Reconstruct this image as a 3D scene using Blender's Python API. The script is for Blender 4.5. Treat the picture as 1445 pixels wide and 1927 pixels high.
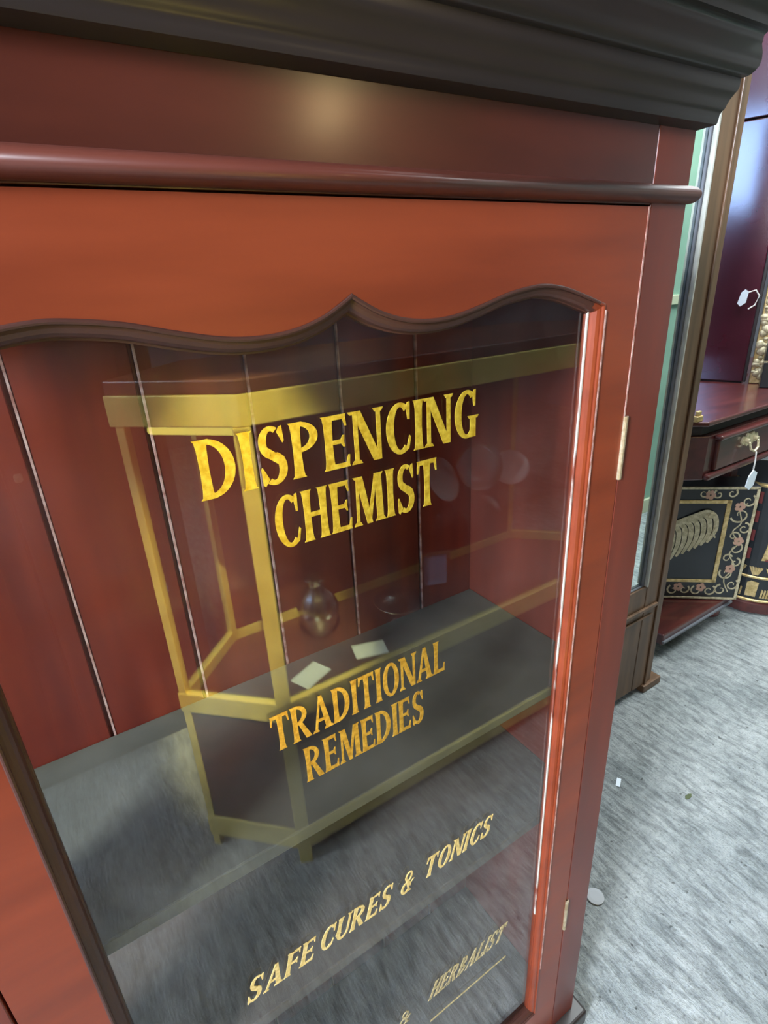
import bpy, bmesh, math, random
from mathutils import Vector, Matrix

for o in list(bpy.data.objects):
    bpy.data.objects.remove(o, do_unlink=True)
S = bpy.context.scene
COL = S.collection
rnd = random.Random(7)

# ------------------------------------------------------------------ camera
CAMP = Vector((-0.2185, -0.3813, 1.4455))
YAW, PITCH, ROLL, FPX = 0.555605, -0.397344, -0.052588, 1046.91
cam = bpy.data.cameras.new('camera')
cam.sensor_fit = 'VERTICAL'; cam.sensor_height = 24.0
cam.lens = 24.0 * FPX / 1927.0
cam.clip_start = 0.01; cam.clip_end = 60
co = bpy.data.objects.new('camera', cam); COL.objects.link(co)
fw = Vector((math.sin(YAW)*math.cos(PITCH), math.cos(YAW)*math.cos(PITCH), math.sin(PITCH)))
r0 = Vector((math.cos(YAW), -math.sin(YAW), 0)); u0 = r0.cross(fw)
rt = r0*math.cos(ROLL) + u0*math.sin(ROLL); up = -r0*math.sin(ROLL) + u0*math.cos(ROLL)
mw = Matrix((rt, up, -fw)).transposed().to_4x4(); mw.translation = CAMP
co.matrix_world = mw
S.camera = co

# ------------------------------------------------------------------ world, lights, exposure
S.view_settings.view_transform = 'Standard'; S.view_settings.look = 'None'
S.view_settings.gamma = 1.0; S.view_settings.use_curve_mapping = False
S.view_settings.exposure = 0.0
S.cycles.max_bounces = 12; S.cycles.transparent_max_bounces = 24
S.cycles.glossy_bounces = 6; S.cycles.sample_clamp_indirect = 6
w = bpy.data.worlds.new('world'); S.world = w; w.use_nodes = True
w.node_tree.nodes['Background'].inputs[0].default_value = (0.55, 0.62, 0.72, 1)
w.node_tree.nodes['Background'].inputs[1].default_value = 0.08

def area(name, loc, target, sx, sy, power, color):
    l = bpy.data.lights.new(name, 'AREA'); l.shape = 'RECTANGLE'; l.size = sx; l.size_y = sy
    l.energy = power; l.color = color
    o = bpy.data.objects.new(name, l); COL.objects.link(o); o.location = loc
    o.rotation_euler = (Vector(target) - Vector(loc)).to_track_quat('-Z', 'Y').to_euler()
    return o
# daylight: high window in the left wall, skylight over the aisle, wide doorway on the right
area('window_daylight', (-3.1, -1.15, 2.45), (0.2, 0.1, 0.9), 0.7, 1.0, 400, (0.90, 0.95, 1.0))
area('skylight_daylight', (2.4, 0.35, 3.14), (2.3, 0.2, 0), 1.9, 1.6, 170, (0.90, 0.97, 1.0))
area('doorway_daylight', (4.7, -1.6, 1.3), (1.5, -0.3, 0.3), 1.8, 2.0, 14, (0.88, 0.95, 1.0))

# ------------------------------------------------------------------ materials
def mat(name, base=(0.5, 0.5, 0.5), rough=0.5, metal=0.0, coat=0.0, spec=0.5):
    m = bpy.data.materials.new(name); m.use_nodes = True
    b = m.node_tree.nodes['Principled BSDF']
    b.inputs['Base Color'].default_value = (*base, 1); b.inputs['Roughness'].default_value = rough
    b.inputs['Metallic'].default_value = metal; b.inputs['Coat Weight'].default_value = coat
    b.inputs['Coat Roughness'].default_value = 0.12; b.inputs['Specular IOR Level'].default_value = spec
    return m
def N(m, t): return m.node_tree.nodes.new(t)
def L(m, a, b): m.node_tree.links.new(a, b)
def mottle(m, c1, c2, scale=(3, 3, 3), detail=4, nscale=1.0, bump=0.0, lo=0.35, hi=0.65, rough=None, dist=0.002):
    """noise-mottled base colour in object space"""
    b = m.node_tree.nodes['Principled BSDF']
    tc = N(m, 'ShaderNodeTexCoord'); mp = N(m, 'ShaderNodeMapping'); mp.inputs['Scale'].default_value = scale
    nz = N(m, 'ShaderNodeTexNoise'); nz.inputs['Scale'].default_value = nscale; nz.inputs['Detail'].default_value = detail
    cr = N(m, 'ShaderNodeValToRGB')
    cr.color_ramp.elements[0].position = lo; cr.color_ramp.elements[0].color = (*c1, 1)
    cr.color_ramp.elements[1].position = hi; cr.color_ramp.elements[1].color = (*c2, 1)
    L(m, tc.outputs['Object'], mp.inputs[0]); L(m, mp.outputs[0], nz.inputs['Vector'])
    L(m, nz.outputs['Fac'], cr.inputs[0]); L(m, cr.outputs[0], b.inputs['Base Color'])
    if rough:
        mr = N(m, 'ShaderNodeMapRange'); mr.inputs[3].default_value = rough[0]; mr.inputs[4].default_value = rough[1]
        L(m, nz.outputs['Fac'], mr.inputs[0]); L(m, mr.outputs[0], b.inputs['Roughness'])
    if bump:
        bp = N(m, 'ShaderNodeBump'); bp.inputs['Strength'].default_value = bump; bp.inputs['Distance'].default_value = dist
        L(m, nz.outputs['Fac'], bp.inputs['Height']); L(m, bp.outputs[0], b.inputs['Normal'])
    return m

M = {}
M['mahogany'] = mottle(mat('mahogany', rough=0.42, coat=0.12), (0.17, 0.028, 0.009), (0.25, 0.043, 0.013), (2, 12, 12), 5, 1.5, rough=(0.32, 0.5))
M['mahogany_upright'] = mottle(mat('mahogany_upright', rough=0.42, coat=0.12), (0.115, 0.020, 0.011), (0.17, 0.030, 0.016), (12, 12, 2), 5, 1.5, rough=(0.32, 0.5))
M['dark_moulding'] = mottle(mat('dark_moulding', rough=0.5, spec=0.25, coat=0.5), (0.014, 0.010, 0.009), (0.024, 0.017, 0.015), (2, 10, 10), 4, 2)
M['dark_moulding'].node_tree.nodes['Principled BSDF'].inputs['Coat Roughness'].default_value = 0.24
M['frieze_wood'] = mottle(mat('frieze_wood', rough=0.36, coat=0.6), (0.055, 0.0105, 0.0055), (0.085, 0.016, 0.008), (3, 12, 12), 5, 1.5, rough=(0.32, 0.42), bump=0.05)
M['frieze_wood'].node_tree.nodes['Principled BSDF'].inputs['Coat Roughness'].default_value = 0.19
M['bead_wood'] = mottle(mat('bead_wood', rough=0.4, coat=0.15), (0.085, 0.022, 0.014), (0.125, 0.032, 0.02), (2, 10, 10), 4, 2)
M['back_boards'] = mottle(mat('back_boards', rough=0.45, coat=0.15), (0.105, 0.0125, 0.008), (0.19, 0.025, 0.011), (9, 9, 0.9), 6, 2.2, bump=0.08)
M['shelf_paint'] = mottle(mat('shelf_paint', rough=0.65), (0.085, 0.083, 0.062), (0.12, 0.116, 0.09), (5, 5, 5), 5, 2, bump=0.05)
M['lower_shelf'] = mottle(mat('lower_shelf', rough=0.6), (0.085, 0.065, 0.052), (0.13, 0.10, 0.082), (5, 5, 5), 5, 2)
M['rubbed_lit_pale'] = mottle(mat('rubbed_lit_pale', rough=0.5), (0.30, 0.12, 0.09), (0.60, 0.40, 0.35), (8, 8, 40), 3, 2)  # light caught on edges put into the colour, plus rubbed wear
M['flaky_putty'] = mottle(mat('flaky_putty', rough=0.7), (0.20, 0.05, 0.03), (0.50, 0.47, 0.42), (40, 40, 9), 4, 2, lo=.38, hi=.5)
M['glazing_shade_brown'] = mottle(mat('glazing_shade_brown', rough=0.45), (0.045, 0.016, 0.012), (0.07, 0.024, 0.017), (6, 6, 6), 4, 2)  # brown, darkened further for the shade under the arch and at left
M['brass'] = mottle(mat('brass', rough=0.42, metal=0.35), (0.62, 0.52, 0.13), (0.78, 0.67, 0.20), (6, 6, 6), 3, 2, rough=(0.36, 0.48))
M['hinge_brass'] = mottle(mat('hinge_brass', rough=0.45, metal=0.7), (0.45, 0.34, 0.2), (0.65, 0.55, 0.38), (60, 60, 90), 4, 2)
M['vitrine_wood'] = mottle(mat('vitrine_wood', rough=0.4), (0.05, 0.022, 0.016), (0.09, 0.035, 0.022), (3, 3, 14), 4, 2)
M['green_wall'] = mottle(mat('green_wall', rough=0.8), (0.20, 0.34, 0.26), (0.27, 0.42, 0.32), (2, 2, 2), 5, 1.5)
M['pale_stripe'] = mat('pale_stripe', (0.50, 0.52, 0.36), 0.7)
M['dull_wall'] = mottle(mat('dull_wall', rough=0.85), (0.13, 0.14, 0.16), (0.20, 0.21, 0.23), (1, 1, 1), 4, 1.2)
M['roof_dark'] = mottle(mat('roof_dark', rough=0.9), (0.10, 0.10, 0.11), (0.16, 0.16, 0.17), (1, 1, 1), 4, 1.2)
M['brown_frame'] = mottle(mat('brown_frame', rough=0.5, coat=0.1), (0.11, 0.06, 0.03), (0.19, 0.10, 0.05), (14, 14, 1.6), 5, 2)
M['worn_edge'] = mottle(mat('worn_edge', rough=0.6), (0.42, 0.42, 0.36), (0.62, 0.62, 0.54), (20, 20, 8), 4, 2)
M['red_lacquer'] = mottle(mat('red_lacquer', rough=0.12, coat=1.0), (0.045, 0.006, 0.014), (0.07, 0.009, 0.021), (3, 3, 3), 4, 1.5, bump=0.06, dist=0.01)
M['console_red'] = mottle(mat('console_red', rough=0.3, coat=0.6), (0.055, 0.012, 0.012), (0.10, 0.021, 0.018), (3, 12, 12), 4, 2)
M['console_dark'] = mat('console_dark', (0.018, 0.012, 0.012), 0.6)
M['black_lacquer'] = mottle(mat('black_lacquer', rough=0.35, coat=0.3), (0.010, 0.013, 0.017), (0.018, 0.021, 0.026), (3, 3, 3), 3, 2)
M['gilt'] = mottle(mat('gilt', rough=0.42, metal=0.6), (0.50, 0.35, 0.14), (0.78, 0.60, 0.30), (30, 30, 30), 4, 2)
M['gilt_pale'] = mottle(mat('gilt_pale', rough=0.5, metal=0.35), (0.42, 0.36, 0.22), (0.68, 0.60, 0.40), (40, 40, 40), 4, 2)
M['gilt_pink'] = mat('gilt_pink', (0.55, 0.33, 0.24), 0.5, 0.3)
M['red_paint'] = mat('red_paint', (0.16, 0.03, 0.03), 0.45)
M['green_paint'] = mat('green_paint', (0.02, 0.06, 0.055), 0.4)
M['paper_white'] = mat('paper_white', (0.72, 0.80, 0.86), 0.7)
M['paper_grey'] = mat('paper_grey', (0.42, 0.44, 0.46), 0.8)
M['string'] = mat('string', (0.72, 0.70, 0.66), 0.8)
M['silver'] = mat('silver', (0.75, 0.77, 0.8), 0.22, 1.0)
M['porcelain'] = mat('porcelain', (0.72, 0.74, 0.78), 0.18, coat=0.5)
M['blue_card'] = mat('blue_card', (0.30, 0.38, 0.55), 0.4)
M['leaf'] = mat('leaf', (0.06, 0.08, 0.03), 0.7)

# gold leaf: burnished, a little uneven
m = mottle(mat('gold_leaf', rough=0.3, metal=0.6), (0.72, 0.46, 0.03), (1.0, 0.76, 0.09), (60, 60, 60), 4, 3, bump=0.35, dist=0.0006, rough=(0.25, 0.42))
M['gold_leaf'] = m
M['gold_pale'] = mottle(mat('gold_pale', rough=0.45, metal=0.35), (0.70, 0.50, 0.16), (0.95, 0.74, 0.32), (60, 60, 60), 4, 3, bump=0.2, dist=0.0005)
M['gold_faded'] = mottle(mat('gold_faded', rough=0.5, metal=0.2), (0.30, 0.25, 0.12), (0.62, 0.50, 0.26), (60, 60, 60), 4, 3)
M['gold_orange'] = mottle(mat('gold_orange', rough=0.34, metal=0.7), (0.62, 0.33, 0.04), (0.92, 0.58, 0.09), (60, 60, 60), 4, 3, bump=0.3, dist=0.0005)

def glass_mat(name, tint, f0=0.04, dirt=0.0):
    """thin window glass: transparent straight through, Fresnel (Schlick) mirror on each face"""
    g = bpy.data.materials.new(name); g.use_nodes = True; nt = g.node_tree
    nt.nodes.remove(nt.nodes['Principled BSDF']); out = nt.nodes['Material Output']
    lw = N(g, 'ShaderNodeLayerWeight'); lw.inputs['Blend'].default_value = 0.5
    pw = N(g, 'ShaderNodeMath'); pw.operation = 'POWER'; pw.inputs[1].default_value = 5.0
    ma = N(g, 'ShaderNodeMath'); ma.operation = 'MULTIPLY_ADD'; ma.inputs[1].default_value = 1 - f0; ma.inputs[2].default_value = f0
    tr = N(g, 'ShaderNodeBsdfTransparent'); tr.inputs[0].default_value = (*tint, 1)
    gl = N(g, 'ShaderNodeBsdfGlossy'); gl.inputs['Roughness'].default_value = 0.0
    mx = N(g, 'ShaderNodeMixShader')
    L(g, lw.outputs['Facing'], pw.inputs[0]); L(g, pw.outputs[0], ma.inputs[0]); L(g, ma.outputs[0], mx.inputs[0])
    L(g, tr.outputs[0], mx.inputs[1]); L(g, gl.outputs[0], mx.inputs[2])
    if dirt:
        df = N(g, 'ShaderNodeBsdfDiffuse'); df.inputs[0].default_value = (0.55, 0.57, 0.58, 1)
        tc = N(g, 'ShaderNodeTexCoord'); nz = N(g, 'ShaderNodeTexNoise'); nz.inputs['Scale'].default_value = 5; nz.inputs['Detail'].default_value = 7
        mr = N(g, 'ShaderNodeMapRange'); mr.inputs[1].default_value = 0.42; mr.inputs[2].default_value = 0.75; mr.inputs[3].default_value = 0.0; mr.inputs[4].default_value = dirt
        m2 = N(g, 'ShaderNodeMixShader')
        L(g, tc.outputs['Object'], nz.inputs['Vector']); L(g, nz.outputs['Fac'], mr.inputs[0]); L(g, mr.outputs[0], m2.inputs[0])
        L(g, mx.outputs[0], m2.inputs[1]); L(g, df.outputs[0], m2.inputs[2]); L(g, m2.outputs[0], out.inputs[0])
    else:
        L(g, mx.outputs[0], out.inputs[0])
    return g
M['door_glass'] = glass_mat('door_glass', (0.95, 0.96, 0.96), 0.06, 0.025)
M['clear_glass'] = glass_mat('clear_glass', (0.96, 0.98, 0.97), 0.04)
M['mirror'] = mat('mirror', (0.80, 0.90, 0.86), 0.02, 1.0)

def emit(name, color, s):
    g = bpy.data.materials.new(name); g.use_nodes = True; nt = g.node_tree
    nt.nodes.remove(nt.nodes['Principled BSDF'])
    e = N(g, 'ShaderNodeEmission'); e.inputs[0].default_value = (*color, 1); e.inputs[1].default_value = s
    L(g, e.outputs[0], nt.nodes['Material Output'].inputs[0]); return g
M['sky_pane'] = emit('sky_pane', (0.34, 0.55, 1.0), 22.0)
M['warm_bulb'] = emit('warm_bulb', (1.0, 0.72, 0.30), 32)
M['strip_lamp'] = emit('strip_lamp', (1.0, 0.82, 0.16), 7)

# concrete floor with raked, broken ridges and grit
def concrete():
    m = mat('brushed_concrete', rough=0.72); b = m.node_tree.nodes['Principled BSDF']
    tc = N(m, 'ShaderNodeTexCoord')
    def noise(scale, detail, rgh, vec):
        n = N(m, 'ShaderNodeTexNoise'); n.inputs['Scale'].default_value = scale; n.inputs['Detail'].default_value = detail; n.inputs['Roughness'].default_value = rgh
        L(m, vec, n.inputs['Vector']); return n.outputs['Fac']
    def ramp(fac, p0, c0, p1, c1):
        r = N(m, 'ShaderNodeValToRGB'); r.color_ramp.elements[0].position = p0; r.color_ramp.elements[0].color = (*c0, 1)
        r.color_ramp.elements[1].position = p1; r.color_ramp.elements[1].color = (*c1, 1); L(m, fac, r.inputs[0]); return r.outputs[0]
    def mul(a, c, f):
        x = N(m, 'ShaderNodeMix'); x.data_type = 'RGBA'; x.blend_type = 'MULTIPLY'; x.inputs[0].default_value = f
        L(m, a, x.inputs[6]); L(m, c, x.inputs[7]); return x.outputs[2]
    # bend the raking a little, then stretch along it
    wv = N(m, 'ShaderNodeTexNoise'); wv.inputs['Scale'].default_value = 3.0; L(m, tc.outputs['Object'], wv.inputs['Vector'])
    sc = N(m, 'ShaderNodeVectorMath'); sc.operation = 'SCALE'; sc.inputs['Scale'].default_value = 0.05; L(m, wv.outputs['Color'], sc.inputs[0])
    av = N(m, 'ShaderNodeVectorMath'); av.operation = 'ADD'; L(m, tc.outputs['Object'], av.inputs[0]); L(m, sc.outputs[0], av.inputs[1])
    mp = N(m, 'ShaderNodeMapping'); mp.inputs['Rotation'].default_value = (0, 0, math.radians(-16)); mp.inputs['Scale'].default_value = (1, 0.20, 1)
    L(m, av.outputs[0], mp.inputs[0])
    ridge = noise(58, 5, .68, mp.outputs[0])
    patch = noise(4.5, 9, .66, tc.outputs['Object'])
    grit = noise(150, 4, .7, tc.outputs['Object'])
    mid = noise(34, 5, .65, tc.outputs['Object'])
    col = ramp(patch, .3, (.29, .33, .33), .7, (.56, .595, .585))
    col = mul(col, ramp(ridge, .36, (.25, .27, .28), .56, (1, 1, 1)), .62)
    col = mul(col, ramp(mid, .33, (.45, .46, .47), .58, (1, 1, 1)), .5)
    col = mul(col, ramp(grit, .30, (.30, .30, .31), .50, (1, 1, 1)), .55)
    col = mul(col, ramp(noise(42, 2, .5, tc.outputs['Object']), .705, (1, 1, 1), .735, (.22, .22, .21)), .8)
    L(m, col, b.inputs['Base Color'])
    a1 = N(m, 'ShaderNodeMath'); a1.operation = 'MULTIPLY_ADD'; a1.inputs[1].default_value = .55; L(m, grit, a1.inputs[0]); L(m, ridge, a1.inputs[2])
    a2 = N(m, 'ShaderNodeMath'); a2.operation = 'MULTIPLY_ADD'; a2.inputs[1].default_value = .8; L(m, mid, a2.inputs[0]); L(m, a1.outputs[0], a2.inputs[2])
    bp = N(m, 'ShaderNodeBump'); bp.inputs['Strength'].default_value = 1.0; bp.inputs['Distance'].default_value = 0.013
    L(m, a2.outputs[0], bp.inputs['Height']); L(m, bp.outputs[0], b.inputs['Normal'])
    return m
M['concrete'] = concrete()

# ------------------------------------------------------------------ helpers
def link(name, me, material, parent=None, loc=(0, 0, 0)):
    o = bpy.data.objects.new(name, me); COL.objects.link(o); o.location = loc
    if material is not None: me.materials.append(M[material])
    if parent is not None: o.parent = parent
    return o
def bm_obj(name, bm, material, parent=None, bevel=0.0, seg=2, smooth=False, loc=(0, 0, 0), auto=0):
    me = bpy.data.meshes.new(name)
    bmesh.ops.recalc_face_normals(bm, faces=bm.faces)
    bm.to_mesh(me); bm.free()
    o = link(name, me, material, parent, loc)
    if bevel:
        md = o.modifiers.new('bevel', 'BEVEL'); md.width = bevel; md.segments = seg; md.limit_method = 'ANGLE'; md.angle_limit = math.radians(40)
    if smooth or auto:
        for p in me.polygons: p.use_smooth = True
    if auto: me.set_sharp_from_angle(angle=math.radians(auto))
    return o
def box(bm, x0, x1, y0, y1, z0, z1):
    v = [bm.verts.new(c) for c in ((x0,y0,z0),(x1,y0,z0),(x1,y1,z0),(x0,y1,z0),(x0,y0,z1),(x1,y0,z1),(x1,y1,z1),(x0,y1,z1))]
    for f in ((0,3,2,1),(4,5,6,7),(0,1,5,4),(1,2,6,5),(2,3,7,6),(3,0,4,7)): bm.faces.new([v[i] for i in f])
def boxes(name, lst, material, parent=None, bevel=0.0, seg=2, loc=(0, 0, 0)):
    bm = bmesh.new()
    for b in lst: box(bm, *b)
    return bm_obj(name, bm, material, parent, bevel, seg, loc=loc)
def prism_xy(bm, pts, z0, z1):
    a = [bm.verts.new((x, y, z0)) for x, y in pts]; b = [bm.verts.new((x, y, z1)) for x, y in pts]
    n = len(pts); bm.faces.new(a[::-1]); bm.faces.new(b)
    for i in range(n): bm.faces.new((a[i], a[(i+1) % n], b[(i+1) % n], b[i]))
def lathe(bm, prof, seg=32, cx=0, cy=0):
    rings = []
    for r, z in prof:
        rings.append([bm.verts.new((cx + r*math.cos(2*math.pi*k/seg), cy + r*math.sin(2*math.pi*k/seg), z)) for k in range(seg)])
    for a, b in zip(rings, rings[1:]):
        for k in range(seg): bm.faces.new((a[k], a[(k+1) % seg], b[(k+1) % seg], b[k]))
    bm.faces.new(rings[0][::-1]); bm.faces.new(rings[-1])
def tube(bm, pts, rad, seg=8):
    """round bar along a polyline; rad a number or a list"""
    P = [Vector(p) for p in pts]; rings = []
    for i, p in enumerate(P):
        t = (P[min(i+1, len(P)-1)] - P[max(i-1, 0)]).normalized()
        a = t.cross(Vector((0, 0, 1)));
        if a.length < 1e-3: a = t.cross(Vector((1, 0, 0)))
        a.normalize(); b = t.cross(a); r = rad[i] if isinstance(rad, (list, tuple)) else rad
        rings.append([bm.verts.new(p + a*r*math.cos(2*math.pi*k/seg) + b*r*math.sin(2*math.pi*k/seg)) for k in range(seg)])
    for a, b in zip(rings, rings[1:]):
        for k in range(seg): bm.faces.new((a[k], a[(k+1) % seg], b[(k+1) % seg], b[k]))
    bm.faces.new(rings[0][::-1]); bm.faces.new(rings[-1])
def sweep_u(bm, prof, path_of):
    """prof: list of (out, z); path_of(out) gives the polyline in plan for that overhang"""
    rows = [[bm.verts.new((x, y, z)) for x, y in path_of(o)] for o, z in prof]
    for a, b in zip(rows, rows[1:]):
        for k in range(len(a)-1): bm.faces.new((a[k], a[k+1], b[k+1], b[k]))
    return rows
def root(name, label, cat, loc=(0, 0, 0), rz=0.0, group=None):
    o = bpy.data.objects.new(name, None); COL.objects.link(o); o.empty_display_size = 0.1
    o.location = loc; o.rotation_euler = (0, 0, rz); o['label'] = label; o['category'] = cat
    if group: o['group'] = group
    return o
def tag(o, label, cat, group=None):
    o['label'] = label; o['category'] = cat
    if group: o['group'] = group
    return o
def struct(o): o['kind'] = 'structure'; return o

# ------------------------------------------------------------------ the room
WX0, WX1, WY0, WY1, WZ = -3.2, 4.9, -5.2, 1.75, 3.2
struct(boxes('floor', [(WX0-.1, WX1+.1, WY0-.1, WY1+.1, -0.1, 0.0)], 'concrete'))
wb = struct(boxes('wall_back', [(WX0, WX1, WY1, WY1+.1, 0.0, WZ)], 'dull_wall'))
# left wall with the high window opening
wy0, wy1, wz0, wz1 = -1.75, 0.25, 1.95, 3.0
struct(boxes('wall_left', [(WX0-.1, WX0, WY0, WY1, 0, wz0), (WX0-.1, WX0, WY0, WY1, wz1, WZ), (WX0-.1, WX0, WY0, wy0, wz0, wz1), (WX0-.1, WX0, wy1, WY1, wz0, wz1)], 'dull_wall'))
wn = struct(boxes('window_1', [(WX0-.08, WX0+.01, wy0, wy0+.05, wz0, wz1), (WX0-.08, WX0+.01, wy1-.05, wy1, wz0, wz1), (WX0-.08, WX0+.01, wy0, wy1, wz0, wz0+.05), (WX0-.08, WX0+.01, wy0, wy1, wz1-.05, wz1), (WX0-.06, WX0-.01, -.77, -.73, wz0, wz1)], 'brown_frame'))
boxes('pane', [(WX0-.05, WX0-.045, wy0+.02, wy1-.02, wz0+.02, wz1-.02)], 'sky_pane', wn)
struct(boxes('wall_front', [(WX0, WX1, WY0-.1, WY0, 0, WZ)], 'dull_wall'))
struct(boxes('wall_right', [(WX1, WX1+.1, WY0, -2.6, 0, WZ), (WX1, WX1+.1, -.6, WY1, 0, WZ), (WX1, WX1+.1, -2.6, -.6, 2.4, WZ)], 'dull_wall'))
sx0, sx1, sy0, sy1 = 1.45, 3.35, -.5, 1.2
struct(boxes('ceiling', [(WX0, sx0, WY0, WY1, WZ, WZ+.1), (sx1, WX1, WY0, WY1, WZ, WZ+.1), (sx0, sx1, WY0, sy0, WZ, WZ+.1), (sx0, sx1, sy1, WY1, WZ, WZ+.1)], 'roof_dark'))

# ------------------------------------------------------------------ the chemist's cabinet
XE, XO, XI = 0.4105, 0.349, 0.294
D, ZB = 0.32, 1.500
XS = 0.383
cab = root('display_cabinet', 'tall red mahogany chemist display cabinet with gold lettered glass door', 'cabinet')

# plinth
boxes('plinth', [(-XE-.022, XE+.022, -.022, D+.005, 0, .042)], 'dark_moulding', cab, .006, 3)
# corner posts of the front
for s in (-1, 1):
    a, b = sorted((s*(XO+.0008), s*XE))
    boxes('corner_post', [(a, b, 0, .024, .042, 1.64)], 'mahogany_upright', cab, .0012)
# sides: right one solid, left one framed round a pane
boxes('side_panel', [(XS, XE-.001, .0242, D, .042, 1.64)], 'mahogany_upright', cab, .001)
boxes('side_frame', [(-XE+.001, -XS, .0242, .085, .042, 1.64), (-XE+.001, -XS, D-.045, D, .042, 1.64), (-XE+.001, -XS, .085, D-.045, .042, .655), (-XE+.001, -XS, .085, D-.045, 1.46, 1.64)], 'mahogany_upright', cab, .001)  # lower part filled in, unseen, to keep light off the bottom compartments
boxes('side_pane', [(-.399, -.396, .08, D-.04, .645, 1.47)], 'clear_glass', cab)
# tongued back boards: each board tilts a hair so its left edge stands proud of the groove
bm = bmesh.new()
seams = [-.3835, -.362, -.236, -.1125, .0118, .1407, .2693, .3835]
for a, b in zip(seams, seams[1:]):
    box(bm, a+.0035, b-.0005, .300, .312, .045, 1.62)
box(bm, -.3835, .3835, .306, .318, .045, 1.62)
boards = bm_obj('back_boards', bm, 'back_boards', cab, .0015)
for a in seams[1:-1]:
    boxes('board_edge_light', [(a+.0034, a+.0058, .2994, .3035, .046, 1.619)], 'rubbed_lit_pale', cab)  # pale strip paints in the light caught by the board's left edge
# shelves, floor and top
boxes('shelf', [(-XS, XS, .030, .2995, .889, .907)], 'shelf_paint', cab, .002)
boxes('shelf', [(-XS, XS, .030, .2995, .632, .650)], 'lower_shelf', cab, .002)
boxes('shelf', [(-XS, XS, .030, .2995, .052, .070)], 'lower_shelf', cab, .002)
boxes('top_board', [(-XE+.002, XE-.002, .0245, D-.002, 1.62, 1.64)], 'bead_wood', cab)
# frieze
boxes('frieze', [(-XO+.0003, XO-.0003, .0004, .024, ZB, 1.64)], 'frieze_wood', cab, .0008)
# cornice and bead run round front and sides with mitred corners
def plan(o): return [(-XE-o, D), (-XE-o, -o), (XE+o, -o), (XE+o, D)]
prof = [(0, 1.5665), (.009, 1.5690), (.0122, 1.5700), (.0126, 1.5713), (.0131, 1.5745), (.0133, 1.578), (.0145, 1.5805), (.016, 1.5825), (.0172, 1.5865),
        (.0185, 1.590), (.0207, 1.594), (.0225, 1.5968), (.0232, 1.5995), (.0234, 1.606), (.0262, 1.6068), (.029, 1.6083), (.0313, 1.611), (.0333, 1.6145), (.0341, 1.619),
        (.0338, 1.625), (.0326, 1.631), (.0330, 1.6375), (.0355, 1.641), (.0385, 1.6425), (.0395, 1.6475), (.0440, 1.6530), (.0520, 1.6580), (.0585, 1.6660), (.0610, 1.676), (.0610, 1.695), (.058, 1.698)]
bm = bmesh.new(); rows = sweep_u(bm, prof, plan)
bm.faces.new(rows[-1])
cn = bm_obj('cornice', bm, 'dark_moulding', cab, auto=38)
bm = bmesh.new()
bp_ = [(.0098*math.sin(math.pi*k/12), ZB+.0012+.0085 - .0085*math.cos(math.pi*k/12)) for k in range(13)]
sweep_u(bm, bp_, plan)
bm_obj('bead_moulding', bm, 'bead_wood', cab, smooth=True)

# --- door with the cupid's-bow top rail
def spl(pts, n=8):
    out = []
    for i in range(len(pts)-1):
        p0 = pts[max(i-1, 0)]; p1 = pts[i]; p2 = pts[i+1]; p3 = pts[min(i+2, len(pts)-1)]
        for k in range(n):
            t = k/n
            out.append(tuple(.5*((2*p1[j]) + (-p0[j]+p2[j])*t + (2*p0[j]-5*p1[j]+4*p2[j]-p3[j])*t*t + (-p0[j]+3*p1[j]-3*p2[j]+p3[j])*t**3) for j in (0, 1)))
    out.append(pts[-1]); return out
half = [(0.0, 1.4365), (.010, 1.4305), (.026, 1.4225), (.047, 1.4162), (.072, 1.4135), (.098, 1.4150), (.128, 1.4212), (.158, 1.4288), (.185, 1.4328), (.205, 1.4337), (.232, 1.4300), (.262, 1.4215), (XI, 1.4110)]
hs = spl(half, 6)
bow = hs[::-1] + [(-x, z) for x, z in hs[1:]]           # right to left along the top
ZD0, ZD1, ZO0 = .046, ZB-.0015, .160
opening = [(-XI, ZO0), (XI, ZO0)] + bow                 # counter-clockwise seen from the front
def inset(poly, d):
    n = len(poly); out = []
    for i in range(n):
        a, b, c = Vector(poly[i-1]), Vector(poly[i]), Vector(poly[(i+1) % n])
        e1 = (b-a).normalized(); e2 = (c-b).normalized()
        n1 = Vector((-e1.y, e1.x)); n2 = Vector((-e2.y, e2.x))
        mvec = (n1+n2); mvec.normalize()
        k = d / max(.35, mvec.dot(n1)); out.append(tuple(b + mvec*k))
    return out
def loft_loops(bm, loops):
    rows = [[bm.verts.new(c) for c in lp] for lp in loops]
    n = len(rows[0])
    for a, b in zip(rows, rows[1:]):
        for k in range(n): bm.faces.new((a[k], a[(k+1) % n], b[(k+1) % n], b[k]))
    return rows
def flat_with_hole(outer, hole, y0, depth):
    """2-D filled curve with a hole, extruded, as mesh"""
    cu = bpy.data.curves.new('tmp', 'CURVE'); cu.dimensions = '2D'; cu.fill_mode = 'BOTH'; cu.extrude = depth/2
    for poly in (outer, hole):
        if not poly: continue
        sp = cu.splines.new('POLY'); sp.points.add(len(poly)-1)
        for p, (x, z) in zip(sp.points, poly): p.co = (x, z, 0, 1)
        sp.use_cyclic_u = True
    o = bpy.data.objects.new('tmp', cu); COL.objects.link(o)
    dg = bpy.context.evaluated_depsgraph_get(); me = bpy.data.meshes.new_from_object(o.evaluated_get(dg))
    bpy.data.objects.remove(o, do_unlink=True); bpy.data.curves.remove(cu)
    me.transform(Matrix(((1, 0, 0, 0), (0, 0, 1, y0+depth/2), (0, 1, 0, 0), (0, 0, 0, 1)))); me.flip_normals()
    me.materials.clear()
    return me
XD = XO - .0012
outer = [(-XD, ZD0), (XD, ZD0), (XD, ZD1), (-XD, ZD1)]
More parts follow.
